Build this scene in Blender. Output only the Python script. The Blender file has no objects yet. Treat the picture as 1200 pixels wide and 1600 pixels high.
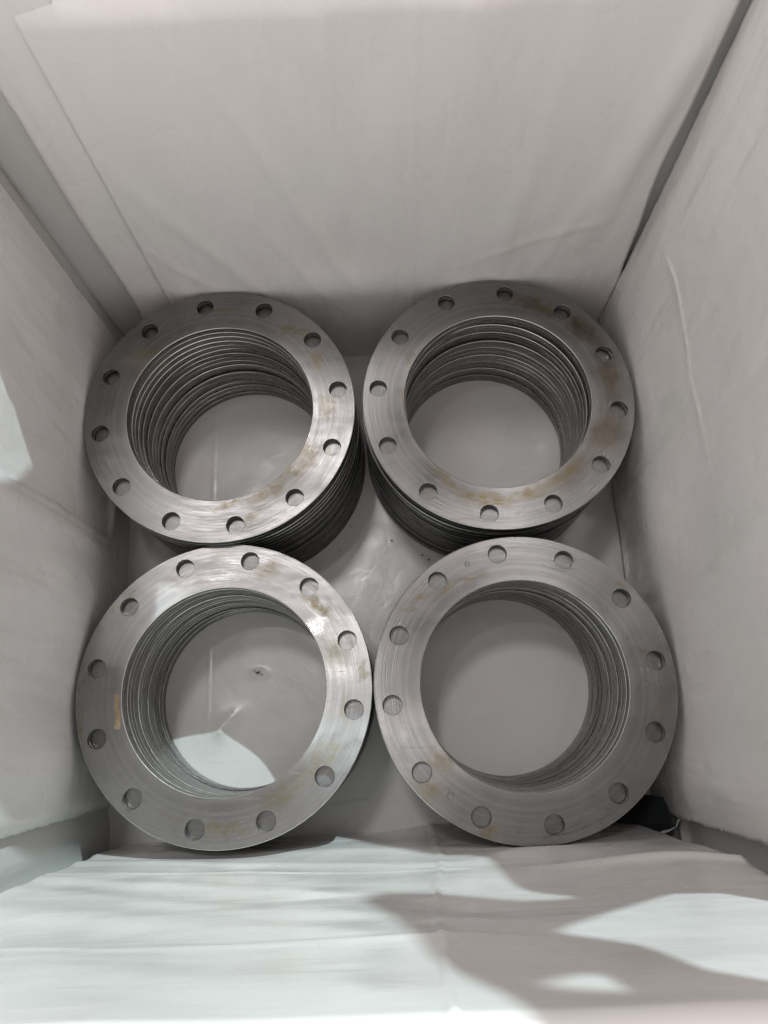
import bpy, bmesh, math, random
from mathutils import Vector, Matrix, noise
from mathutils.geometry import tessellate_polygon

S = bpy.context.scene
COL = S.collection
# ------------------------------------------------------------------ camera
# metres; origin on the crate floor under the phone, x to the right, y to the back of the crate
CAM_H = 1.2319
cam = bpy.data.cameras.new('camera')
cam.sensor_fit = 'VERTICAL'
cam.sensor_height = 32.0
cam.lens = 1158.85 / 1600 * 32.0
cam.clip_start, cam.clip_end = 0.02, 60
co = bpy.data.objects.new('camera', cam)
COL.objects.link(co)
pitch, roll, yaw = 0.286813, -0.0932666, math.radians(2.7)
co.matrix_world = (Matrix.Translation((0, 0, CAM_H)) @ Matrix.Rotation(yaw, 4, 'Z')
                   @ Matrix.Rotation(pitch, 4, 'X') @ Matrix.Rotation(roll, 4, 'Z'))
S.camera = co

# ------------------------------------------------------------------ light
world = bpy.data.worlds.new('World')
S.world = world
world.use_nodes = True
bg = world.node_tree.nodes['Background']
bg.inputs[0].default_value = (1.0, 0.935, 0.92, 1)
# the workshop: its near side (behind the phone) is brighter than its far side
wn = world.node_tree.nodes
wtc = wn.new('ShaderNodeTexCoord'); wsp = wn.new('ShaderNodeSeparateXYZ'); wmr = wn.new('ShaderNodeMapRange')
world.node_tree.links.new(wtc.outputs['Generated'], wsp.inputs[0])
world.node_tree.links.new(wsp.outputs['Y'], wmr.inputs['Value'])
for i_, q_ in zip((1, 2, 3, 4), (-0.75, 0.75, 1.16, 0.28)): wmr.inputs[i_].default_value = q_
world.node_tree.links.new(wmr.outputs['Result'], bg.inputs[1])

def area(name, loc, target, size, power, color):
    l = bpy.data.lights.new(name, 'AREA')
    l.shape = 'DISK'
    l.size = size
    l.energy = power
    l.color = color
    o = bpy.data.objects.new(name, l)
    COL.objects.link(o)
    o.location = loc
    o.rotation_euler = (Vector(target) - Vector(loc)).to_track_quat('-Z', 'Y').to_euler()
    return o

TGT = Vector((-0.24, 0.06, 0.1))
KEY_DIR = Vector((0.42, 0.925, 1.0)).normalized()
KEY = TGT + KEY_DIR * 6.0
area('window_light', KEY, TGT, 0.055, 275, (0.80, 1.0, 1.01))
GL = Vector((-0.118, 0.141, 0.214)) + Vector((-0.113, 0.138, 0.984)) * 5.0
area('bay_lamp', GL, (-0.118, 0.141, 0.214), 0.08, 7, (1.0, 0.98, 0.95))
area('roof_light', Vector((-0.05, 0.2, 0.2)) + Vector((-0.12, 0.28, 0.95)) * 5.0, (-0.05, 0.2, 0.2), 0.5, 42, (1.0, 0.99, 0.98))

S.view_settings.view_transform = 'Standard'
S.view_settings.look = 'None'
S.view_settings.exposure = 0
S.view_settings.gamma = 1

# ------------------------------------------------------------------ material helpers
class NT:
    def __init__(s, name):
        s.m = bpy.data.materials.new(name)
        s.m.use_nodes = True
        s.t = s.m.node_tree
        s.b = s.t.nodes['Principled BSDF']
        s.tc = s.n('ShaderNodeTexCoord')
    def n(s, kind, **kw):
        x = s.t.nodes.new(kind)
        for k, v in kw.items():
            setattr(x, k, v)
        return x
    def l(s, a, b):
        s.t.links.new(a, b)
    def put(s, v, sock):
        if hasattr(v, 'links') or isinstance(v, bpy.types.NodeSocket):
            s.l(v, sock)
        else:
            sock.default_value = v
    def math(s, op, a, b=0.0, c=None, clamp=False):
        x = s.n('ShaderNodeMath', operation=op, use_clamp=clamp)
        s.put(a, x.inputs[0]); s.put(b, x.inputs[1])
        if c is not None: s.put(c, x.inputs[2])
        return x.outputs[0]
    def noise(s, vec, scale, detail=3, rough=0.55, dist=0.0):
        x = s.n('ShaderNodeTexNoise')
        s.l(vec, x.inputs['Vector'])
        x.inputs['Scale'].default_value = scale
        x.inputs['Detail'].default_value = detail
        x.inputs['Roughness'].default_value = rough
        x.inputs['Distortion'].default_value = dist
        return x.outputs['Fac']
    def ramp(s, v, lo, hi, a=0.0, b=1.0, smooth=True):
        x = s.n('ShaderNodeMapRange')
        x.interpolation_type = 'SMOOTHSTEP' if smooth else 'LINEAR'
        s.l(v, x.inputs['Value'])
        for i, q in zip((1, 2, 3, 4), (lo, hi, a, b)): x.inputs[i].default_value = q
        return x.outputs['Result']
    def mixc(s, f, a, b, mode='MIX'):
        x = s.n('ShaderNodeMix', data_type='RGBA', blend_type=mode)
        s.put(f, x.inputs[0]); s.put(a, x.inputs[6]); s.put(b, x.inputs[7])
        return x.outputs[2]
    def mapv(s, vec, scale=(1, 1, 1), rot=(0, 0, 0), loc=(0, 0, 0)):
        x = s.n('ShaderNodeMapping')
        s.l(vec, x.inputs['Vector'])
        x.inputs['Scale'].default_value = scale
        x.inputs['Rotation'].default_value = rot
        x.inputs['Location'].default_value = loc
        return x.outputs[0]
    def bump(s, h, strength, dist, prev=None):
        x = s.n('ShaderNodeBump')
        s.l(h, x.inputs['Height'])
        x.inputs['Strength'].default_value = strength
        x.inputs['Distance'].default_value = dist
        if prev is not None: s.l(prev, x.inputs['Normal'])
        return x.outputs[0]

def film(name, base=(0.83, 0.785, 0.775), base2=(0.80, 0.785, 0.765), rough=0.27, stretch=(1, 1, 1), streak=(1.5, 1.5, 0.35), sb=0.42):
    n = NT(name)
    P = n.tc.outputs['Object']
    big = n.noise(P, 6, 1, 0.4)
    c = n.mixc(n.ramp(big, 0.2, 0.8), (*base, 1), (*base2, 1))
    fine = n.noise(P, 180, 2, 0.6)
    c = n.mixc(n.ramp(fine, 0.66, 0.8, 0, 0.05), c, (0.35, 0.33, 0.30, 1))
    n.l(c, n.b.inputs['Base Color'])
    n.l(n.ramp(n.noise(P, 14, 1), 0.3, 0.7, rough - 0.04, rough + 0.08), n.b.inputs['Roughness'])
    n.b.inputs['Specular IOR Level'].default_value = 0.45
    SP = n.mapv(P, stretch)
    b0 = n.bump(n.noise(n.mapv(P, streak), 13, 2, 0.45, 0.3), 1.3 * sb, 0.012)
    b1 = n.bump(n.noise(SP, 34, 2, 0.5, 0.6), 0.6 * sb, 0.003, b0)
    b3 = n.bump(n.noise(P, 420, 2, 0.5), 0.06, 0.0005, b1)
    n.l(b3, n.b.inputs['Normal'])
    return n.m

M_FILM = film('white_film')
M_FILM_V = film('white_film_vertical_creases', stretch=(1.6, 1.6, 0.45))
M_FILM_F = film('white_film_front', stretch=(0.5, 1, 1.5), rough=0.24, streak=(0.4, 1, 0.9), sb=0.25)
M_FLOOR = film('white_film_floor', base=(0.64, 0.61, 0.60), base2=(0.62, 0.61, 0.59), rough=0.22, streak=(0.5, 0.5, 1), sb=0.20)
M_INNER = film('white_film_outer_bag', base=(0.72, 0.70, 0.68), base2=(0.70, 0.70, 0.68), rough=0.45)

def blob_mask(n, P, warp, blobs):
    """max of soft irregular spots (x, y, rx, ry, rotation deg, strength)"""
    out = None
    for (x, y, rx, ry, rot, st) in blobs:
        a = n.n('ShaderNodeVectorMath', operation='SUBTRACT')
        n.l(warp, a.inputs[0]); a.inputs[1].default_value = (x, y, 0)
        r = n.n('ShaderNodeVectorRotate', rotation_type='Z_AXIS')
        n.l(a.outputs[0], r.inputs['Vector']); r.inputs['Angle'].default_value = -math.radians(rot)
        m = n.n('ShaderNodeVectorMath', operation='MULTIPLY')
        n.l(r.outputs[0], m.inputs[0]); m.inputs[1].default_value = (1 / rx, 1 / ry, 0)
        L = n.n('ShaderNodeVectorMath', operation='LENGTH'); n.l(m.outputs[0], L.inputs[0])
        v = n.ramp(L.outputs['Value'], 0.15, 1.25, st, 0)
        out = v if out is None else n.math('MAXIMUM', out, v)
    return out

def steel_face(name, rust=(), dark=(), pale=(), oil=(), tone=1.0, seed=0.0):
    n = NT(name)
    P = n.tc.outputs['Object']
    sep = n.n('ShaderNodeSeparateXYZ'); n.l(P, sep.inputs[0])
    xy = n.mapv(P, (1, 1, 0))
    ln = n.n('ShaderNodeVectorMath', operation='LENGTH'); n.l(xy, ln.inputs[0])
    rad = ln.outputs['Value']
    PS = n.mapv(P, loc=(seed, seed * 1.7, 0))
    if seed == 0.0:
        oi = n.n('ShaderNodeObjectInfo')
        ad = n.n('ShaderNodeVectorMath', operation='ADD'); n.l(P, ad.inputs[0])
        cx = n.n('ShaderNodeCombineXYZ'); n.l(n.math('MULTIPLY', oi.outputs['Random'], 20.0), cx.inputs[0])
        n.l(cx.outputs[0], ad.inputs[1]); PS = ad.outputs[0]
    # fine concentric turning lines: noise of the radius only
    gr = n.n('ShaderNodeTexNoise', noise_dimensions='1D')
    n.l(rad, gr.inputs['W']); gr.inputs['Scale'].default_value = 700; gr.inputs['Detail'].default_value = 3
    g = gr.outputs['Fac']
    gr2 = n.n('ShaderNodeTexNoise', noise_dimensions='1D')
    n.l(rad, gr2.inputs['W']); gr2.inputs['Scale'].default_value = 110; gr2.inputs['Detail'].default_value = 2
    big = n.noise(PS, 11, 5, 0.6, 0.6)
    c = n.mixc(n.ramp(big, 0.3, 0.7), (0.182 * tone, 0.176 * tone, 0.178 * tone, 1), (0.26 * tone, 0.25 * tone, 0.248 * tone, 1))
    c = n.mixc(n.ramp(g, 0.35, 0.65, 0.0, 0.10), c, (0.25, 0.24, 0.24, 1))
    c = n.mixc(n.ramp(gr2.outputs['Fac'], 0.4, 0.6, 0.0, 0.10), c, (0.55, 0.53, 0.52, 1))
    mot = n.noise(PS, 60, 5, 0.7)
    c = n.mixc(n.ramp(mot, 0.55, 0.75, 0, 0.16), c, (0.27, 0.25, 0.22, 1))
    warpn = n.n('ShaderNodeTexNoise'); n.l(PS, warpn.inputs['Vector'])
    warpn.inputs['Scale'].default_value = 45; warpn.inputs['Detail'].default_value = 5; warpn.inputs['Roughness'].default_value = 0.65
    off = n.n('ShaderNodeVectorMath', operation='SUBTRACT'); n.l(warpn.outputs['Color'], off.inputs[0]); off.inputs[1].default_value = (0.5, 0.5, 0.5)
    ofs = n.n('ShaderNodeVectorMath', operation='SCALE'); n.l(off.outputs[0], ofs.inputs[0]); ofs.inputs['Scale'].default_value = 0.042
    wp = n.n('ShaderNodeVectorMath', operation='ADD'); n.l(xy, wp.inputs[0]); n.l(ofs.outputs[0], wp.inputs[1])
    warp = n.mapv(wp.outputs[0], (1, 1, 0))
    rough = n.ramp(big, 0.3, 0.7, 0.28, 0.38)
    # broken tool marks following the turning direction, and rubbed patches
    at = n.math('ARCTAN2', sep.outputs['Y'], sep.outputs['X'])
    pol = n.n('ShaderNodeCombineXYZ'); n.l(n.math('MULTIPLY', at, 5.0), pol.inputs[0]); n.l(n.math('MULTIPLY', rad, 900.0), pol.inputs[1])
    pol.inputs[2].default_value = seed
    tool = n.noise(pol.outputs[0], 1.0, 3, 0.6)
    c = n.mixc(n.ramp(tool, 0.52, 0.70, 0, 0.12), c, (0.40, 0.39, 0.385, 1))
    c = n.mixc(n.ramp(tool, 0.30, 0.44, 0.16, 0), c, (0.12, 0.115, 0.11, 1))
    rough = n.math('ADD', rough, n.ramp(tool, 0.35, 0.65, -0.05, 0.05))
    rub = n.noise(n.mapv(PS, (9, 30, 1), (0, 0, 0.5)), 1.0, 4, 0.6)
    rough = n.math('ADD', rough, n.ramp(rub, 0.4, 0.65, 0.0, 0.09))
    c = n.mixc(n.ramp(rub, 0.50, 0.66, 0, 0.22), c, (0.30, 0.29, 0.28, 1))
    metal = 1.0
    brk = n.math('MULTIPLY', n.ramp(n.noise(PS, 230, 3, 0.7), 0.32, 0.62, 0.45, 1.0), n.ramp(n.noise(PS, 55, 5, 0.75, 0.5), 0.36, 0.58, 0.3, 1.0))
    if dark:
        k = n.math('MULTIPLY', blob_mask(n, P, warp, dark), n.ramp(n.noise(PS, 40, 6, 0.7), 0.2, 0.7, 0.6, 1.0))
        c = n.mixc(n.math('MULTIPLY', k, 1.2, clamp=True), c, (0.125, 0.098, 0.072, 1))
    if pale:
        k = n.math('MULTIPLY', blob_mask(n, P, warp, pale), brk)
        c = n.mixc(k, c, (0.42, 0.41, 0.39, 1))
    if rust:
        k = n.math('MULTIPLY', blob_mask(n, P, warp, rust), brk)
        c = n.mixc(n.math('MULTIPLY', k, 1.6, clamp=True), c, (0.185, 0.148, 0.075, 1))
        rough = n.math('ADD', rough, n.math('MULTIPLY', k, 0.15))
        metal = n.math('SUBTRACT', 1.0, n.math('MULTIPLY', k, 0.55))
    # random light staining everywhere
    st = n.math('MULTIPLY', n.ramp(n.noise(PS, 7, 3, 0.5), 0.56, 0.7), n.ramp(n.noise(PS, 50, 5, 0.7), 0.48, 0.62, 0, 0.35))
    c = n.mixc(st, c, (0.24, 0.19, 0.11, 1))
    if oil:
        k = blob_mask(n, P, warp, oil)
        rough = n.math('SUBTRACT', rough, n.math('MULTIPLY', k, 0.20))
    n.l(c, n.b.inputs['Base Color'])
    n.put(metal, n.b.inputs['Metallic'])
    n.put(rough, n.b.inputs['Roughness'])
    n.b.inputs['Anisotropic'].default_value = 0.85
    tg = n.n('ShaderNodeTangent', direction_type='RADIAL', axis='Z')
    n.l(tg.outputs[0], n.b.inputs['Tangent'])
    b1 = n.bump(g, 0.22, 0.0003)
    # a few straight scratches
    w = n.n('ShaderNodeTexNoise'); n.l(n.mapv(PS, (4, 260, 1), (0, 0, 0.7)), w.inputs['Vector']); w.inputs['Scale'].default_value = 1.5
    b2 = n.bump(n.ramp(w.outputs['Fac'], 0.70, 0.74), 0.3, 0.0002, b1)
    b3 = n.bump(n.noise(PS, 35, 4, 0.6), 0.12, 0.001, b2)
    n.l(b3, n.b.inputs['Normal'])
    return n.m

def steel_side(name, c1, c2, rough, metal=0.9, seed=True):
    n = NT(name)
    P = n.tc.outputs['Object']
    oi = n.n('ShaderNodeObjectInfo')
    a = n.noise(n.mapv(P, (1, 1, 8)), 30, 4, 0.6)
    c = n.mixc(n.ramp(a, 0.35, 0.65), (*c1, 1), (*c2, 1))
    v = n.ramp(oi.outputs['Random'], 0, 1, 0.75, 1.35, smooth=False)
    c = n.mixc(1.0, c, n_gray(n, v), 'MULTIPLY')
    n.l(c, n.b.inputs['Base Color'])
    n.b.inputs['Metallic'].default_value = metal
    n.l(n.ramp(n.noise(P, 90, 3), 0.3, 0.7, rough - 0.07, rough + 0.1), n.b.inputs['Roughness'])
    n.l(n.bump(n.noise(n.mapv(P, (1, 1, 30)), 25, 3, 0.5), 0.12, 0.0005), n.b.inputs['Normal'])
    return n.m

def n_gray(n, v):
    x = n.n('ShaderNodeCombineColor')
    for i in range(3): n.l(v, x.inputs[i])
    return x.outputs[0]

M_BORE = steel_side('machined_bore_steel', (0.17, 0.168, 0.16), (0.28, 0.275, 0.265), 0.30)
M_RIM = steel_side('dark_rim_steel', (0.055, 0.06, 0.056), (0.10, 0.10, 0.094), 0.42)
M_CHAM = steel_side('bright_edge_steel', (0.62, 0.60, 0.57), (0.74, 0.72, 0.69), 0.34)
M_FACE = steel_face('turned_steel_face', tone=0.72)

M_TOP = [
    steel_face('turned_steel_face_back_left', tone=0.97, seed=3.1,
        rust=[(-0.112, 0.101, 0.030, 0.007, 22, .55), (-0.118, 0.080, 0.022, 0.022, 0, .35), (0.107, 0.13, 0.026, 0.009, -25, .6),
              (0.145, 0.074, 0.009, 0.024, 0, .55), (0.112, -0.088, 0.050, 0.024, 40, .5), (0.073, -0.128, 0.045, 0.016, 25, .45),
              (0.012, -0.146, 0.030, 0.007, 8, .5), (0.050, -0.165, 0.030, 0.005, 45, .4), (0.006, 0.168, 0.022, 0.007, 5, .4),
              (-0.155, 0.115, 0.03, 0.012, 40, .25), (0.160, 0.0, 0.01, 0.035, 0, .3)]),
    steel_face('turned_steel_face_back_right', tone=0.9, seed=7.4,
        dark=[(0.075, 0.150, 0.055, 0.015, -25, .75), (0.140, 0.105, 0.055, 0.018, -48, .85), (0.168, 0.030, 0.020, 0.060, 0, .8),
              (0.150, -0.065, 0.030, 0.055, -30, .75), (0.095, -0.120, 0.045, 0.025, 38, .55)],
        rust=[(-0.085, -0.122, 0.034, 0.009, -48, .75), (-0.035, -0.153, 0.050, 0.013, -12, .8), (0.03, -0.150, 0.045, 0.014, 12, .6),
              (0.085, -0.122, 0.045, 0.012, 38, .55), (-0.055, -0.150, 0.012, 0.02, 0, .6), (-0.137, 0.011, 0.005, 0.02, 0, .5),
              (0.09, 0.148, 0.03, 0.006, -25, .5), (-0.126, 0.074, 0.006, 0.014, -20, .4)]),
    steel_face('turned_steel_face_front_left', tone=1.08, seed=12.9,
        rust=[(0.128, 0.105, 0.026, 0.008, -42, .7), (0.187, 0.013, 0.007, 0.016, 0, .65),
              (0.0, -0.176, 0.055, 0.012, -4, .55), (0.086, -0.133, 0.055, 0.020, 32, .45), (0.132, -0.095, 0.04, 0.02, 45, .4),
              (-0.190, -0.045, 0.006, 0.045, 8, .55), (0.062, 0.160, 0.018, 0.016, 30, .4), (0.150, 0.045, 0.02, 0.03, 35, .3),
              (0.165, -0.035, 0.012, 0.022, 0, .35), (-0.06, -0.158, 0.03, 0.008, -20, .5), (-0.15, 0.12, 0.05, 0.008, 42, .25)],
        pale=[(-0.003, 0.152, 0.036, 0.010, 3, .6), (0.145, 0.035, 0.020, 0.060, 24, .45), (-0.06, 0.145, 0.02, 0.02, 20, .35), (0.09, 0.13, 0.05, 0.02, -35, .35)],
        oil=[(0.122, 0.078, 0.026, 0.016, 30, 1.0)]),
    steel_face('turned_steel_face_front_right', tone=0.93, seed=21.3,
        rust=[(-0.137, 0.113, 0.034, 0.006, 24, .6), (-0.095, 0.131, 0.026, 0.009, 28, .5), (-0.058, 0.143, 0.024, 0.007, 22, .6),
              (-0.120, -0.095, 0.022, 0.034, -15, .45), (-0.135, -0.125, 0.03, 0.02, -45, .45), (-0.063, -0.180, 0.020, 0.012, 30, .65),
              (0.1437, 0.1235, 0.010, 0.005, -20, .8), (0.168, -0.010, 0.024, 0.004, -35, .5), (0.1765, -0.039, 0.004, 0.016, 0, .5),
              (0.17, 0.03, 0.02, 0.004, -30, .4)],
        pale=[(-0.167, -0.061, 0.013, 0.013, 0, .25)]),
]

n_ = NT('dark_glossy_film')
n_.b.inputs['Base Color'].default_value = (0.03, 0.033, 0.035, 1)
n_.b.inputs['Roughness'].default_value = 0.11
n_.l(n_.bump(n_.noise(n_.tc.outputs['Object'], 60, 3), 0.4, 0.003), n_.b.inputs['Normal'])
M_BLACK = n_.m
n_ = NT('crate_plywood')
g_ = n_.noise(n_.mapv(n_.tc.outputs['Object'], (1, 1, 14)), 9, 5, 0.6)
n_.l(n_.mixc(n_.ramp(g_, 0.3, 0.7), (0.34, 0.24, 0.14, 1), (0.46, 0.34, 0.21, 1)), n_.b.inputs['Base Color'])
n_.b.inputs['Roughness'].default_value = 0.7
M_WOOD = n_.m
n_ = NT('workshop_concrete')
g_ = n_.noise(n_.tc.outputs['Object'], 3, 6, 0.65)
n_.l(n_.mixc(n_.ramp(g_, 0.3, 0.7), (0.22, 0.215, 0.21, 1), (0.30, 0.295, 0.285, 1)), n_.b.inputs['Base Color'])
n_.b.inputs['Roughness'].default_value = 0.8
M_CONC = n_.m

# ------------------------------------------------------------------ object helpers
def link(name, mesh, mats, parent=None, smooth=False):
    o = bpy.data.objects.new(name, mesh)
    COL.objects.link(o)
    for m in (mats if isinstance(mats, (list, tuple)) else [mats]):
        mesh.materials.append(m)
    if smooth:
        mesh.polygons.foreach_set('use_smooth', [True] * len(mesh.polygons))
    if parent is not None: o.parent = parent
    return o
def tag(o, label=None, cat=None, group=None, kind=None):
    if label: o['label'] = label
    if cat: o['category'] = cat
    if group: o['group'] = group
    if kind: o['kind'] = kind
    return o

# ------------------------------------------------------------------ stacks of flanges
R_OUT, R_IN, R_PC, R_HOLE = 0.200, 0.138, 0.1775, 0.0129
STACKS = [  # x, y, height, hole phase (deg), lean of the lowest plate
    (-0.2500, 0.4620, 0.2300, 98.40, (0.004, -0.002)),
    (0.1610, 0.4630, 0.2230, 111.43, (-0.002, 0.002)),
    (-0.2400, 0.0630, 0.2140, 108.91, (-0.005, -0.001)),
    (0.1620, 0.0530, 0.2200, 126.82, (-0.001, 0.010)),
]
NPL = 18

def flange_mesh(name, t, phase):
    """plate ring with twelve through holes, small chamfers; base at z = 0"""
    ch = 0.0007
    NA, NRAD = 12, 4                       # segments on the arcs and on the radial sides
    bm = bmesh.new()
    def key(x, y, z): return (round(x, 6), round(y, 6), round(z, 6))
    cache = {}
    def V(x, y, z):
        k = key(x, y, z)
        if k not in cache: cache[k] = bm.verts.new((x, y, z))
        return cache[k]
    def face(vs, mi, smooth):
        try:
            f = bm.faces.new(vs)
        except ValueError:
            return
        f.material_index = mi
        f.smooth = smooth
    for s in range(12):
        a0 = phase + (s - 0.5) * math.pi / 6
        ac = phase + s * math.pi / 6
        ro, ri = R_OUT - ch, R_IN + ch
        ring = []
        for k in range(NA): ring.append((ro, k / NA))
        for k in range(NRAD): ring.append((ro + (ri - ro) * k / NRAD, 1.0))
        for k in range(NA): ring.append((ri, 1 - k / NA))
        for k in range(NRAD): ring.append((ri + (ro - ri) * k / NRAD, 0.0))
        pts = [(r * math.cos(a0 + u * math.pi / 6), r * math.sin(a0 + u * math.pi / 6)) for r, u in ring]
        cx, cy = R_PC * math.cos(ac), R_PC * math.sin(ac)
        n = len(pts)
        hp = []
        # even spacing on the hole, starting at the direction of the first ring point
        st = math.atan2(pts[0][1] - cy, pts[0][0] - cx)
        angs = [math.atan2(p[1] - cy, p[0] - cx) for p in pts]
        un = [st]
        for a in angs[1:]:
            d = (a - un[-1] + math.pi) % (2 * math.pi) - math.pi
            un.append(un[-1] + d)
        for k in range(n):
            e = st + 2 * math.pi * k / n
            a = 0.5 * un[k] + 0.5 * e
            hp.append((math.cos(a), math.sin(a)))
        for (z, hz, up) in ((t, t - ch, True), (0, ch, False)):
            for k in range(n):
                q = (k + 1) % n
                o1, o2 = V(*pts[k], z), V(*pts[q], z)
                h1 = V(cx + hp[k][0] * (R_HOLE + ch * .6), cy + hp[k][1] * (R_HOLE + ch * .6), z)
                h2 = V(cx + hp[q][0] * (R_HOLE + ch * .6), cy + hp[q][1] * (R_HOLE + ch * .6), z)
                face([o1, o2, h2, h1] if up else [h1, h2, o2, o1], 0, False)
                g1 = V(cx + hp[k][0] * R_HOLE, cy + hp[k][1] * R_HOLE, z - ch * .6 if up else z + ch * .6)
                g2 = V(cx + hp[q][0] * R_HOLE, cy + hp[q][1] * R_HOLE, z - ch * .6 if up else z + ch * .6)
                face([h1, h2, g2, g1] if up else [g1, g2, h2, h1], 1, False)
        for k in range(n):
            q = (k + 1) % n
            a = [V(cx + hp[j][0] * R_HOLE, cy + hp[j][1] * R_HOLE, zz) for zz in (t - ch * .6, ch * .6) for j in (k, q)]
            face([a[0], a[1], a[3], a[2]], 1, True)
        for k in range(NA):
            for (r0, r1, mi, out) in ((ro, R_OUT, 2, 1), (ri, R_IN, 1, 0)):
                A = [a0 + (k + j) / NA * math.pi / 6 for j in (0, 1)]
                P = lambda r, a, z: V(r * math.cos(a), r * math.sin(a), z)
                rows = [(r0, t), (r1, t - ch), (r1, ch), (r0, 0)]
                for j in range(3):
                    (ra, za), (rb, zb) = rows[j], rows[j + 1]
                    vs = [P(ra, A[0], za), P(rb, A[0], zb), P(rb, A[1], zb), P(ra, A[1], za)]
                    face(vs if out else vs[::-1], mi if j == 1 else 3, j == 1)
    me = bpy.data.meshes.new(name)
    bm.to_mesh(me)
    bm.free()
    for m in (M_FACE, M_BORE, M_RIM, M_CHAM): me.materials.append(m)
    return me

WHERE = ['back left', 'back right', 'front left', 'front right']
TOPLAB = [
    'top steel ring flange of the back left stack, tan stains right of its bore',
    'top steel ring flange of the back right stack, browned along its right',
    'top steel ring flange of the front left stack, with a bright glint',
    'top steel ring flange of the front right stack, bearing two punch marks']
ORD = ['second', 'third', 'fourth', 'fifth', 'sixth', 'seventh', 'eighth', 'ninth', 'tenth', 'eleventh', 'twelfth',
       'thirteenth', 'fourteenth', 'fifteenth', 'sixteenth', 'seventeenth']
rnd = random.Random(11)
tops = []
for i, (sx, sy, h, ph, lean) in enumerate(STACKS):
    t = h / NPL
    me = flange_mesh('flange_plate', t - 0.0002, math.radians(15 + ph))
    mt = flange_mesh('flange_top_plate', t - 0.0002, math.radians(ph))
    mt.materials[0] = M_TOP[i]
    grp = 'steel flanges of the %s stack' % WHERE[i]
    proto = None
    px = py = 0.0
    for k in range(NPL):                       # k = 0 is the top plate
        z = h - (k + 1) * t + 0.0004
        f = k / (NPL - 1)
        if k == 0:
            o = link('flange', mt, [])
            o.location = (sx, sy, z)
            tag(o, TOPLAB[i], 'flange', grp)
            tops.append(o)
            continue
        if proto is None:
            proto = o = link('flange', me, [])
        else:
            o = proto.copy()
            COL.objects.link(o)
        dx, dy = rnd.gauss(0, 0.0008), rnd.gauss(0, 0.0008)
        if rnd.random() < 0.25: dx, dy = dx * 1.9, dy * 1.9
        dx = max(-.0026, min(.0026, dx)); dy = max(-.0026, min(.0026, dy))
        o.location = (sx + lean[0] * f + dx, sy + lean[1] * f + dy, z)
        o.rotation_euler = (0, 0, 0 if k == 1 else rnd.uniform(0, math.pi / 6))
        nth = ORD[k - 1] + ' from the top' if k < NPL - 1 else 'lowest, lying on the floor film,'
        tag(o, 'dark edged steel ring flange, %s of the %s stack' % (nth, WHERE[i]), 'flange', grp)

def ring_mesh(r, rr, name):
    bm = bmesh.new()
    N, K = 20, 8
    vs = [[bm.verts.new(((r + rr * math.cos(b)) * math.cos(a), (r + rr * math.cos(b)) * math.sin(a), rr * 0.7 * math.sin(b)))
           for b in [2 * math.pi * j / K for j in range(K)]] for a in [2 * math.pi * i / N for i in range(N)]]
    for i in range(N):
        for j in range(K):
            bm.faces.new([vs[i][j], vs[(i + 1) % N][j], vs[(i + 1) % N][(j + 1) % K], vs[i][(j + 1) % K]])
    me = bpy.data.meshes.new(name); bm.to_mesh(me); bm.free()
    return me
t3 = STACKS[3][2] / NPL - 0.0002
for (x, y, r) in ((-0.0638, 0.164, 0.0030), (-0.1072, -0.1362, 0.0042)):
    o = link('punch_mark', ring_mesh(r, 0.0006, 'punch_mark'), M_BORE, tops[3], True)
    o.location = (x, y, t3)
    o2 = link('punch_centre', ring_mesh(0.0007, 0.0005, 'punch_centre'), M_BORE, o, True)
    o2.location = (0, 0, 0)

# brown tape residue on the front left top plate
n_ = NT('brown_tape_residue')
g_ = n_.noise(n_.tc.outputs['Object'], 220, 5, 0.7)
n_.l(n_.mixc(n_.ramp(g_, 0.35, 0.65), (0.20, 0.14, 0.075, 1), (0.29, 0.215, 0.125, 1)), n_.b.inputs['Base Color'])
n_.b.inputs['Roughness'].default_value = 0.55
n_.l(n_.bump(g_, 0.4, 0.0004), n_.b.inputs['Normal'])
M_TAPE = n_.m
bm = bmesh.new()
for (xa, xb, ya, yb) in ((-0.0050, 0.0020, -0.003, 0.019), (-0.0025, 0.0050, -0.026, -0.003)):
    ring = []
    for (p, q) in (((xa, ya), (xb, ya)), ((xb, ya), (xb, yb)), ((xb, yb), (xa, yb)), ((xa, yb), (xa, ya))):
        for k in range(8):
            t = k / 8
            x, y = p[0] + (q[0] - p[0]) * t, p[1] + (q[1] - p[1]) * t
            ring.append((x + 0.0007 * noise.noise(Vector((x * 700, y * 700, 2))), y + 0.0007 * noise.noise(Vector((x * 700, y * 700, 5)))))
    up = [bm.verts.new((x, y, 0.00018)) for x, y in ring]
    lo = [bm.verts.new((x, y, 0.00002)) for x, y in ring]
    bm.faces.new(up)
    for k in range(len(ring)): bm.faces.new([lo[k], lo[(k + 1) % len(ring)], up[(k + 1) % len(ring)], up[k]])
me = bpy.data.meshes.new('tape_mark'); bm.to_mesh(me); bm.free()
o = link('tape_mark', me, M_TAPE, tops[2])
o.location = (-0.1425, -0.020, STACKS[2][2] / NPL - 0.0002)

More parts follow.
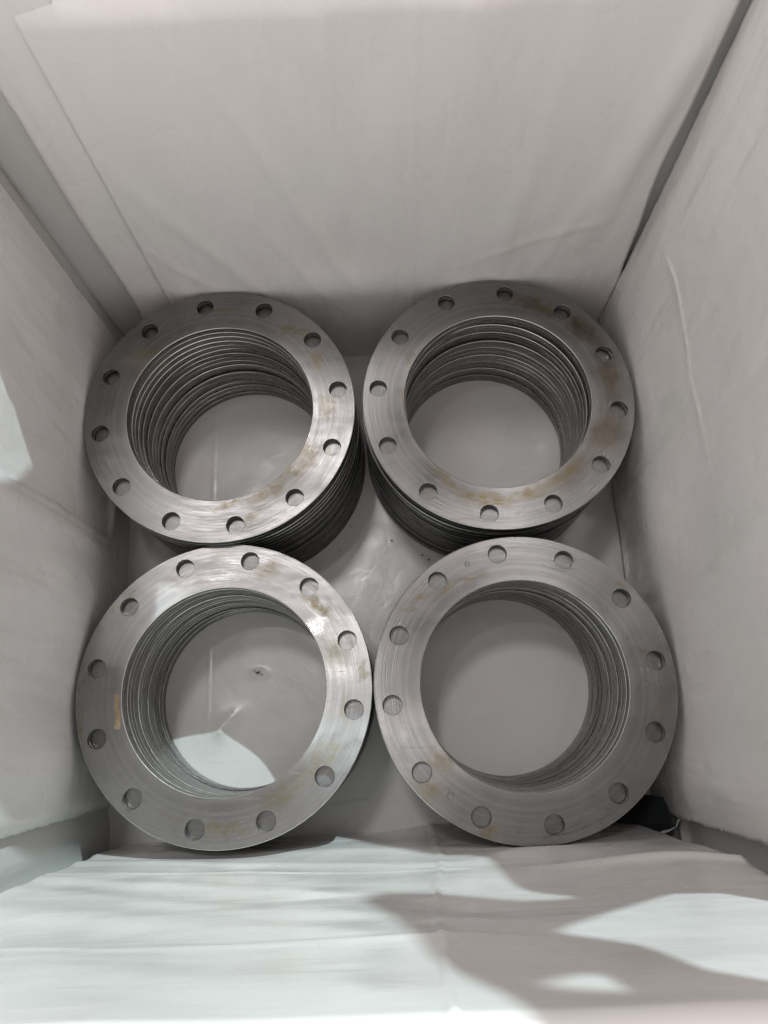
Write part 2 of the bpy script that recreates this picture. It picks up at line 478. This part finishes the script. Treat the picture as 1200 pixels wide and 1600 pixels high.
# ------------------------------------------------------------------ film sheets
XL, XR, YB, YF, RIM, RIM_B = -0.457, 0.372, 0.674, -0.149, 0.760, 0.730
def nz(x, y, s): return noise.noise(Vector((x + s * 13.7, y - s * 7.1, s * 3.3)))
def ridge(x, y, s): return (1 - abs(nz(x, y, s)) * 2) ** 3
def sst(a, b, x):
    if a == b: return float(x > a)
    x = max(0.0, min(1.0, (x - a) / (b - a)))
    return x * x * (3 - 2 * x)
def push_out(p, axis, sign):
    """keep the film outside the stacks"""
    for (cx, cy, h, _, lean) in STACKS:
        if p[2] > h + 0.004: continue
        r = R_OUT + 0.0035
        if axis == 1:
            d = r * r - (p[0] - cx) ** 2
            if d <= 0: continue
            lim = cy + sign * math.sqrt(d)
            if (p[1] - lim) * sign < 0 and abs(p[1] - lim) < 0.1: p[1] = lim
        else:
            d = r * r - (p[1] - cy) ** 2
            if d <= 0: continue
            lim = cx + sign * math.sqrt(d)
            if (p[0] - lim) * sign < 0 and abs(p[0] - lim) < 0.1: p[0] = lim
    return p

def sheet(name, mat, axis, base, inward, u0, u1, v0, v1, step, disp, edge=None, parent=None, over=0.0, thick=0.0005, clear=True):
    """film hanging in the plane axis = base; u runs along the other horizontal axis, v is height.
    disp(u, v) is the bulge into the crate; edge(u, v) shifts u; over = film folded over the rim"""
    nu = max(2, int((u1 - u0) / step)); nv = max(2, int((v1 - v0) / step))
    rows = []
    for j in range(nv + 1):
        v = v0 + (v1 - v0) * j / nv
        rows.append([('s', v)])
    nf = 0
    if over > 0:
        for q in range(1, 9): rows.append([('c', q / 8)])
        for q in range(1, 5): rows.append([('t', q / 4)])
    verts = []
    for (r,) in rows:
        for i in range(nu + 1):
            u = u0 + (u1 - u0) * i / nu
            v = r[1] if r[0] == 's' else v1
            d = disp(u, v)
            uu = u + (edge(u, v) if edge else 0)
            b = base + inward * d
            z = v
            if r[0] == 'c':
                a = r[1] * math.pi / 2
                b -= inward * 0.010 * (1 - math.cos(a)); z += 0.010 * math.sin(a)
            elif r[0] == 't':
                b -= inward * (0.010 + over * r[1]); z += 0.010 + 0.002 * nz(u * 9, r[1] * 3, 4)
            p = [uu, b, z] if axis == 1 else [b, uu, z]
            if clear: p = push_out(p, axis, -inward)
            verts.append(p)
    faces = []
    w = nu + 1
    for j in range(len(rows) - 1):
        for i in range(nu):
            q = [j * w + i, j * w + i + 1, (j + 1) * w + i + 1, (j + 1) * w + i]
            flip = (axis == 1) == (inward > 0)
            faces.append(q[::-1] if flip else q)
    me = bpy.data.meshes.new(name)
    me.from_pydata(verts, [], faces)
    o = link(name, me, mat, parent, True)
    md = o.modifiers.new('thickness', 'SOLIDIFY'); md.thickness = thick; md.offset = -1
    return o

def wr(u, v, s, a1=0.004, a2=0.0015, a3=0.0012, fu=4.0, fv=1.2):
    return (a1 * nz(u * fu, v * fv, s) + a2 * nz(u * fu * 3, v * fv * 4, s + 1)
            + a3 * ridge(u * fu * 1.5, v * fv * 1.5 + u * 2, s + 2) * sst(-.1, .4, nz(u * 3, v * 3, s + 5)))

# floor film
def floor_z(x, y):
    z = 0.0012 * nz(x * 9, y * 9, 8) + 0.0010 * ridge(x * 7, y * 7 + x * 3, 9) * sst(0.05, .4, nz(x * 4, y * 4, 3))
    z += 0.0009 * math.exp(-((y + 0.106 + 0.002 * nz(x * 30, 0, 1)) / 0.0012) ** 2)               # seam at the front
    z += 0.0006 * math.exp(-((x + 0.315) / 0.0012) ** 2) * sst(-.1, .05, y)
    z += 0.0006 * math.exp(-((y + 0.028 - 0.02 * x) / 0.0012) ** 2) * (x < -0.1)
    # pinched cone of film inside the front left ring
    dx, dy = x + 0.293, y - 0.010
    z += 0.013 * math.exp(-math.hypot(dx, dy) / 0.020) + 0.0030 * math.exp(-((dx - dy * 0.75) / 0.014) ** 2) * sst(-0.005, 0.015, dy) * (1 - sst(0.01, 0.05, dy))
    # lifted lips of the small tear
    tx, ty = x + 0.233, y - 0.099
    z += 0.0035 * math.exp(-((tx / 0.013) ** 2 + (ty / 0.006) ** 2))
    for (cx, cy, h, _, lean) in STACKS:
        r = math.hypot(x - cx - lean[0], y - cy - lean[1])
        if R_IN - 0.040 < r < R_OUT + 0.030:
            k = sst(R_IN - 0.035, R_IN - .004, r) * (1 - sst(R_OUT + 0.004, R_OUT + .030, r))
            z = z * (1 - k) - 0.0004 * k
    return z
verts, faces = [], []
x0, x1, y0, y1 = -0.475, 0.392, -0.168, 0.702
NX = 260
for j in range(NX + 1):
    for i in range(NX + 1):
        x = x0 + (x1 - x0) * i / NX; y = y0 + (y1 - y0) * j / NX
        verts.append((x, y, floor_z(x, y)))
tear = lambda x, y: abs((y - 0.099) + (x + 0.233) * 0.35 + 0.0012 * math.sin((x + 0.233) * 900)) < 0.0030 * (1 - min(1, abs(x + 0.233) / 0.0085))
for j in range(NX):
    for i in range(NX):
        a = j * (NX + 1) + i
        faces.append((a, a + 1, a + NX + 2, a + NX + 1))
me = bpy.data.meshes.new('floor'); me.from_pydata(verts, [], faces)
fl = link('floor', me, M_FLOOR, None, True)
tag(fl, 'pale grey plastic film on the floor of the crate, seen inside the rings', kind='structure')
# grit lying on the floor film between the stacks
grnd = random.Random(4)
bm = bmesh.new()
for k in range(90):
    if k < 5: gx, gy, gr = [(-0.076, .341, .0014), (.045, .283, .0015), (.055, .275, .0016), (-.006, .311, .0016), (-.096, .298, .0014)][k]
    else:
        gx, gy, gr = grnd.uniform(-0.40, 0.33), grnd.uniform(-0.12, 0.62), grnd.uniform(.0002, .0007)
    m = bmesh.ops.create_icosphere(bm, subdivisions=1, radius=gr, matrix=Matrix.Translation((gx, gy, floor_z(gx, gy) + gr * 0.2)))
    for v in m['verts']:
        v.co += Vector((grnd.uniform(-1, 1), grnd.uniform(-1, 1), grnd.uniform(-.6, .3))) * gr * 0.45
me = bpy.data.meshes.new('grit'); bm.to_mesh(me); bm.free()
tag(link('grit', me, M_RIM), 'dark metal grit scattered over the grey floor film', 'grit', kind='stuff')
# the tear: torn dark opening with ragged lips
bm = bmesh.new()
N = 26
top, bot = [], []
for i in range(N + 1):
    u = -1 + 2 * i / N
    x = u * 0.0085
    w = 0.0023 * (1 - abs(u) ** 1.6) * (0.75 + 0.5 * nz(u * 3, 0, 2)) + 0.00015
    c = -0.40 * x + 0.0012 * math.sin(u * 5)
    top.append(bm.verts.new((x, c + w, 0.0003 * nz(u * 8, 1, 1)))); bot.append(bm.verts.new((x, c - w, 0.0)))
for i in range(N): bm.faces.new([bot[i], bot[i + 1], top[i + 1], top[i]])
me = bpy.data.meshes.new('tear'); bm.to_mesh(me); bm.free()
o = link('tear', me, M_BLACK, fl)
o.location = (-0.233, 0.099, 0.0048)
o['label'] = 'small dark tear in the film inside the front left ring'

# outer bag standing behind the hung sheets
def d_plain(s): return lambda u, v: wr(u, v, s, 0.003, 0.001, 0.001)
o = sheet('bag_panel', M_INNER, 1, 0.694, -1, -0.475, 0.392, -0.002, RIM_B + .004, 0.012, lambda u, v: d_plain(31)(u, v) + 0.009 * sst(.2, .3, u), clear=False)
bag = bpy.data.objects.new('bag', None); COL.objects.link(bag)
tag(bag, 'outer plastic bag lining the crate, showing in the dark corner gaps behind the sheets', 'bag')
o.parent = bag
sheet('bag_panel', M_INNER, 0, -0.470, 1, -0.165, 0.702, -0.002, RIM + .01, 0.008, lambda u, v: wr(u, v, 33, .003, .0015, .001) + 0.006 * sst(-0.09, -0.13, u), parent=bag, clear=False)
sheet('bag_panel', M_INNER, 0, 0.382, -1, -0.168, 0.702, -0.002, RIM + .01, 0.008, lambda u, v: wr(u, v, 35, .003, .0015, .001) + 0.008 * math.exp(-((v - 0.13 - u * .1) / 0.012) ** 2) * sst(-.08, -.13, u), parent=bag, clear=False)
sheet('bag_panel', M_INNER, 1, -0.166, 1, -0.475, 0.392, -0.002, RIM - .01, 0.012, d_plain(36), parent=bag, clear=False)

# back: one sheet to the left, a second overlapping it
def e_jit(s, a, side0, side1, w=0.02, coarse=0.0):
    """ragged cut: shift the vertices near the edges side0 / side1"""
    def f(u, v):
        k = 0
        j = a * nz(v * 170, u * 0, s) + a * 0.8 * nz(v * 45, 0, s + 1) + coarse * nz(v * 7, 0, s + 2)
        if side0 is not None: k += 1 - sst(0, w, abs(u - side0))
        if side1 is not None: k += 1 - sst(0, w, abs(u - side1))
        return j * min(1, k)
    return f
def d_back1(u, v):
    d = wr(u, v, 41, 0.002, 0.001, 0.0006)
    d += 0.0025 * math.exp(-((u + 0.372 + 0.03 * (v - .4)) / 0.004) ** 2) * sst(.3, .6, v)
    d -= 0.012 * (1 - sst(-0.412, -0.398, u))
    return d
s = sheet('plastic_sheet', M_FILM_V, 1, YB, -1, -0.408, -0.30, -0.001, RIM_B, 0.005, d_back1, e_jit(3, 0.0004, -0.408, None, coarse=.006), clear=True)
tag(s, 'narrow strip of white film on the back wall beside the left corner gap', 'plastic sheet')
def d_back2(u, v):
    d = 0.004 + 0.8 * abs(wr(u, v, 43, 0.009, 0.0030, 0.0014, 4.5, 0.9))
    d += 0.009 * math.exp(-((u - 0.10) / 0.030) ** 2) * sst(.35, .7, v)                 # soft vertical billows
    d += 0.007 * math.exp(-((u + 0.03 + 0.15 * (v - .5)) / 0.022) ** 2) * sst(.45, .75, v)
    d += 0.0012 * math.exp(-((u - 0.045) / 0.0016) ** 2)                               # centre seam
    d += 0.010 * math.exp(-((v - 0.23) / 0.05) ** 2) * math.exp(-((u + 0.05) / 0.09) ** 2)
    # slack creases running down to the stacks
    for (ua, sl, w, a, va, vb) in ((-0.05, 0.34, .010, .0045, .22, .62), (-0.20, 0.55, .014, .0040, .20, .50), (-0.11, 0.45, .007, .0025, .20, .42),
                                   (0.17, -0.10, .016, .0050, .30, .70), (0.235, -0.28, .010, .0035, .22, .55), (-0.27, 0.75, .008, .0025, .22, .38)):
        c = ua - sl * (v - 0.25) + 0.006 * nz(v * 11, 0, ua * 9)
        d += 0.6 * a * math.exp(-((u - c) / (w * 1.25)) ** 2) * sst(va - .06, va + .06, v) * (1 - sst(vb - .12, vb + .05, v))
    # diagonal billow towards the right corner
    d += 0.010 * math.exp(-(((u - 0.33) + (0.62 - v) * 0.12) / 0.02) ** 2) * sst(.25, .45, v) * (1 - sst(.6, .72, v))
    d += 0.0013 * math.exp(-((v - 0.33 - 0.5 * (u - .25)) / 0.010) ** 2) * sst(.1, .2, u) * (1 - sst(.28, .34, u))
    d *= sst(-0.343, -0.30, u) * 0.8 + 0.2
    d -= 0.020 * sst(0.680, 0.735, v)
    return d
def e_back2(u, v):
    k = sst(0.25, 0.352, u)
    return e_jit(6, 0.0003, -0.343, None)(u, v) + k * (0.010 * (1 - sst(0.15, 0.40, v)) - 0.005 * math.exp(-((v - 0.47) / 0.09) ** 2) + 0.003 * nz(v * 9, 0, 7))
back = sheet('plastic_sheet', M_FILM_V, 1, YB - 0.003, -1, -0.343, 0.361, -0.001, RIM_B, 0.0045, d_back2, e_back2, clear=True, over=0.05)
tag(back, 'wide white film sheet on the back wall, its straight left edge over a strip', 'plastic sheet')

# left sheet: bulges in between the stacks, ragged front edge
def d_left(u, v):
    d = 0.003 + wr(u, v, 51, 0.006, 0.002, 0.0018, 3.2, 2.2)
    d += 0.026 * math.exp(-((u - 0.20) / 0.10) ** 2) * math.exp(-((v - 0.25) / 0.13) ** 2)
    d += 0.014 * math.exp(-((u + 0.02) / 0.05) ** 2) * math.exp(-((v - 0.25) / 0.10) ** 2)
    yc = 0.302 + 0.010 * sst(.15, .05, v) + 0.0025 * nz(v * 40, 0, 5)
    d += 0.0030 * math.exp(-((u - yc) / 0.0030) ** 2) * sst(0.05, 0.12, v) * (1 - sst(.40, .5, v))     # level crease
    d += 0.007 * math.exp(-((u - yc + 0.02) / 0.020) ** 2) * sst(0.05, 0.2, v) * (1 - sst(.40, .55, v))
    d += 0.006 * math.exp(-((v - 0.105 - 0.1 * (u - .4)) / 0.012) ** 2) * sst(0.30, 0.36, u) * (1 - sst(0.5, 0.6, u))
    d -= 0.008 * sst(0.70, 0.76, v) ** 2
    d *= 1 - sst(0.62, 0.66, u) * 0.6
    d -= 0.006 * (1 - sst(-0.098, -0.08, u))
    d -= 0.006 * (1 - sst(0.0, 0.12, v))
    return d
left = sheet('plastic_sheet', M_FILM, 0, XL, 1, -0.098, 0.655, -0.001, RIM, 0.0045, d_left,
             e_jit(9, 0.0016, -0.098, None, 0.010, 0.004), over=0.05)
tag(left, 'white film sheet on the left wall, with a sunlit patch and a ragged front edge', 'plastic sheet')

# right sheet: long shiny pinched crease
CR = [(0.41, 0.269), (0.406, 0.303), (0.404, 0.345), (0.396, 0.399), (0.403, 0.439), (0.404, 0.492), (0.402, 0.54), (0.393, 0.574)]
def crease_v(u):
    pts = sorted((y, z) for z, y in CR)
    if u <= pts[0][0]: return pts[0][1]
    for (a, b), (c, d) in zip(pts, pts[1:]):
        if u <= c: return b + (d - b) * (u - a) / (c - a)
    return pts[-1][1]
def d_right(u, v):
    d = 0.003 + wr(u, v, 61, 0.006, 0.002, 0.0012, 3.0, 2.0)
    cv = crease_v(u)
    k = sst(0.26, 0.34, u) * (1 - sst(0.54, 0.59, u))
    d += (0.0030 * math.exp(-((v - cv) / 0.0022) ** 2) + 0.0010 * math.exp(-((v - cv + 0.008) / 0.004) ** 2)) * k * (0.7 + 0.6 * nz(u * 20, 0, 2))
    d += 0.014 * math.exp(-((v - 0.22 - (0.3 - u) * .1) / 0.09) ** 2) * math.exp(-((u - 0.26) / 0.09) ** 2)
    d += 0.012 * math.exp(-((u + 0.08) / 0.06) ** 2) * math.exp(-((v - 0.22) / 0.2) ** 2)
    d -= 0.006 * (1 - sst(0.0, 0.16, v))
    d -= 0.008 * sst(0.70, 0.76, v) ** 2
    d *= 1 - sst(0.62, 0.665, u) * 0.7
    return d
right = sheet('plastic_sheet', M_FILM, 0, XR, -1, -0.128, 0.664, 0.022, RIM, 0.004, d_right,
              e_jit(12, 0.0020, -0.128, 0.664, 0.010, 0.003), over=0.05)
tag(right, 'white film sheet on the right wall, with a long shiny upright crease', 'plastic sheet')

# front sheet: ruffled, folded over the rim
def d_front(u, v):
    d = 0.003 + wr(u, v, 71, 0.006, 0.002, 0.0012, 2.4, 3.2)
    lw = 1 - sst(0.0, 0.12, u)
    for (v0, sl, w, a, s) in ((0.30, 0.10, 0.0035, 0.0026, 1), (0.235, 0.20, 0.018, 0.003, 2), (0.37, 0.35, 0.020, 0.0035, 3), (0.44, 0.4, 0.022, 0.003, 4),
                              (0.605, 0.04, 0.005, 0.0022, 5), (0.52, 0.35, 0.03, 0.004, 6), (0.16, .12, .02, .004, 7), (0.66, 0.3, 0.03, 0.003, 8)):
        c = v0 + sl * (u + 0.25) + 0.010 * nz(u * 12, 0, s)
        a *= 0.4 + 0.9 * abs(nz(u * 5, 1, s + 3))
        d += a * math.exp(-((v - c) / w) ** 2) * lw
    uc = 0.022 + 0.014 * (1 - sst(.25, .5, v)) + 0.0015 * nz(v * 30, 0, 6)
    d += 0.0032 * math.exp(-((u - uc) / 0.0024) ** 2)                                    # upright seam
    d += 0.008 * math.exp(-((u - 0.28) / 0.07) ** 2) * math.exp(-((v - 0.36) / 0.10) ** 2)
    d += 0.005 * math.exp(-((v - 0.34 - .2 * (u - .1)) / 0.012) ** 2) * sst(0.1, 0.2, u)
    d += 0.016 * (1 - sst(0.0, 0.10, v)) * sst(-0.05, 0.05, u) * (1 - sst(.25, .33, u)) * 0.5
    return d
front = sheet('plastic_sheet', M_FILM_F, 1, YF - 0.003, 1, -0.430, 0.340, -0.001, RIM, 0.0045, d_front,
              e_jit(15, 0.0012, -0.430, 0.340, 0.012, 0.008), over=0.06)
tag(front, 'wide white film sheet on the front wall, half in bright light', 'plastic sheet')

# crumpled dark film and its white fold in the front right corner
bm = bmesh.new()
N = 24
grid = []
for j in range(N + 1):
    row = []
    v = j / N
    for i in range(N + 1):
        u = i / N
        x = 0.290 + 0.077 * u
        y = -0.158 + 0.050 * v + 0.006 * (1 - u)
        z = 0.004 + 0.100 * u ** 2.2 + 0.010 * math.sin(v * 4) * u + 0.003 * nz(u * 5, v * 5, 3)
        row.append(bm.verts.new((x, y, z)))
    grid.append(row)
for j in range(N):
    for i in range(N): bm.faces.new([grid[j][i], grid[j][i + 1], grid[j + 1][i + 1], grid[j + 1][i]])
me = bpy.data.meshes.new('film_scrap'); bm.to_mesh(me); bm.free()
scrap = link('film_scrap', me, M_BLACK, None, True)
scrap.modifiers.new('thickness', 'SOLIDIFY').thickness = 0.0006
tag(scrap, 'glossy black scrap of film tucked in the front right corner under the flange', 'film scrap')

# thin white folded edge catching the light beside the scrap
path = [Vector(p) for p in ((0.369, -0.126, 0.150), (0.368, -0.133, 0.132), (0.367, -0.143, 0.122), (0.363, -0.150, 0.104), (0.358, -0.155, 0.085))]
bm = bmesh.new(); prev = None
for k, p in enumerate(path):
    w = 0.0021 * (0.7 + 0.4 * math.sin(k * 1.7 + 1))
    ring = [bm.verts.new(p + Vector((w * math.cos(a) * 0.6, w * math.sin(a), w * 0.8 * math.cos(a)))) for a in [2 * math.pi * q / 8 for q in range(8)]]
    if prev:
        for q in range(8): bm.faces.new([prev[q], prev[(q + 1) % 8], ring[(q + 1) % 8], ring[q]])
    prev = ring
me = bpy.data.meshes.new('folded_edge'); bm.to_mesh(me); bm.free()
link('folded_edge', me, M_FILM, scrap, True)['label'] = 'thin white folded edge of film'

# added unseen blockers above the right and back rims, shaped to cast wall shadows
def shadow_blocker(name, parent, outline, holes, plane, wob):
    """outline / holes: shadow outline on a crate wall; each vertex stands where the light ray crosses the rim planes"""
    loops = []
    idx = 0
    for loop in [outline] + holes:
        pts = []
        L = len(loop)
        for i in range(L):
            a, b = Vector(loop[i]), Vector(loop[(i + 1) % L])
            p, q = Vector(loop[i - 1]), Vector(loop[(i + 2) % L])
            n = max(1, int((b - a).length / 0.02))
            for k in range(n):
                t = k / n                                                   # Catmull-Rom, softly rounded outline
                pts.append(0.5 * ((2 * a) + (b - p) * t + (2 * p - 5 * a + 4 * b - q) * t * t + (3 * a - p - 3 * b + q) * t ** 3))
        loops.append(pts)
    vs = []
    for pts in loops:
        for p in pts:
            P = Vector((p.x, YF, p.y)) if plane == 'front' else Vector((XL, p.x, p.y))
            d = KEY - P
            t = (0.414 - P.x) / d.x if plane == 'front' else (0.724 - P.y) / d.y
            t *= 1 + wob * abs(nz(p.x * 6, p.y * 6, 3))
            vs.append(P + d * t)
    tri = tessellate_polygon([[Vector((p.x, p.y, 0)) for p in pts] for pts in loops])
    me = bpy.data.meshes.new(name)
    me.from_pydata(vs, [], [tuple(t) for t in tri])
    o = link(name, me, M_FILM, parent)
    return o
shadow_blocker('shadow_blocker', right,
     [(0.10, -0.34), (-0.16, -0.30), (-0.16, -0.1), (-0.134, -0.04), (-0.09, .06), (-.036, .16), (-.002, .2), (.045, .25), (.089, .275), (.1, .427),
      (.121, .477), (.148, .497), (.1, .5), (.033, .462), (-.028, .443), (-.046, .458), (-.015, .551), (.013, .664), (.031, .708),
      (.054, .747), (.09, .80), (.25, .84), (.39, .84), (.40, .70), (.38, .30)],
     [[(.106, .612), (.158, .56), (.228, .507), (.265, .515), (.32, .60), (.33, .75), (.206, .737), (.177, .715), (.156, .654), (.134, .634)],
      [(.072, .726), (.099, .711), (.114, .713), (.122, .742), (.094, .735)]], 'front', 0.02)
shadow_blocker('shadow_blocker', back,
     [(0.386, .328), (.340, .350), (.320, .370), (.292, .393), (.215, .508), (.013, .47), (-.07, .36), (-.112, .28), (-.122, .20), (-.125, -.004), (.0, -.05), (.259, .059)],
     [], 'left', 0.02)

# ------------------------------------------------------------------ crate and workshop floor around the liner
def box(name, x0, x1, y0, y1, z0, z1, mat):
    bm = bmesh.new()
    bmesh.ops.create_cube(bm, size=1)
    for v in bm.verts:
        v.co = ((x0 + x1) / 2 + v.co.x * (x1 - x0), (y0 + y1) / 2 + v.co.y * (y1 - y0), (z0 + z1) / 2 + v.co.z * (z1 - z0))
    bmesh.ops.bevel(bm, geom=bm.edges[:], offset=0.002, segments=1, affect='EDGES')
    me = bpy.data.meshes.new(name); bm.to_mesh(me); bm.free()
    return tag(link(name, me, mat), kind='structure')
RT = RIM - 0.004
box('crate_wall', -0.499, -0.481, -0.176, 0.710, -0.02, RT, M_WOOD)
box('crate_wall', 0.397, 0.409, -0.176, 0.710, -0.02, RT, M_WOOD)
box('crate_wall', -0.499, 0.409, 0.711, 0.720, -0.02, RIM_B - 0.004, M_WOOD)
box('crate_wall', -0.499, 0.409, -0.190, -0.177, -0.02, RT, M_WOOD)
box('crate_floor', -0.480, 0.396, -0.176, 0.710, -0.03, -0.012, M_WOOD)
bm = bmesh.new(); bmesh.ops.create_grid(bm, x_segments=2, y_segments=2, size=6)
me = bpy.data.meshes.new('ground'); bm.to_mesh(me); bm.free()
g = link('ground', me, M_CONC); g.location = (0, 0, -0.12); tag(g, kind='structure')
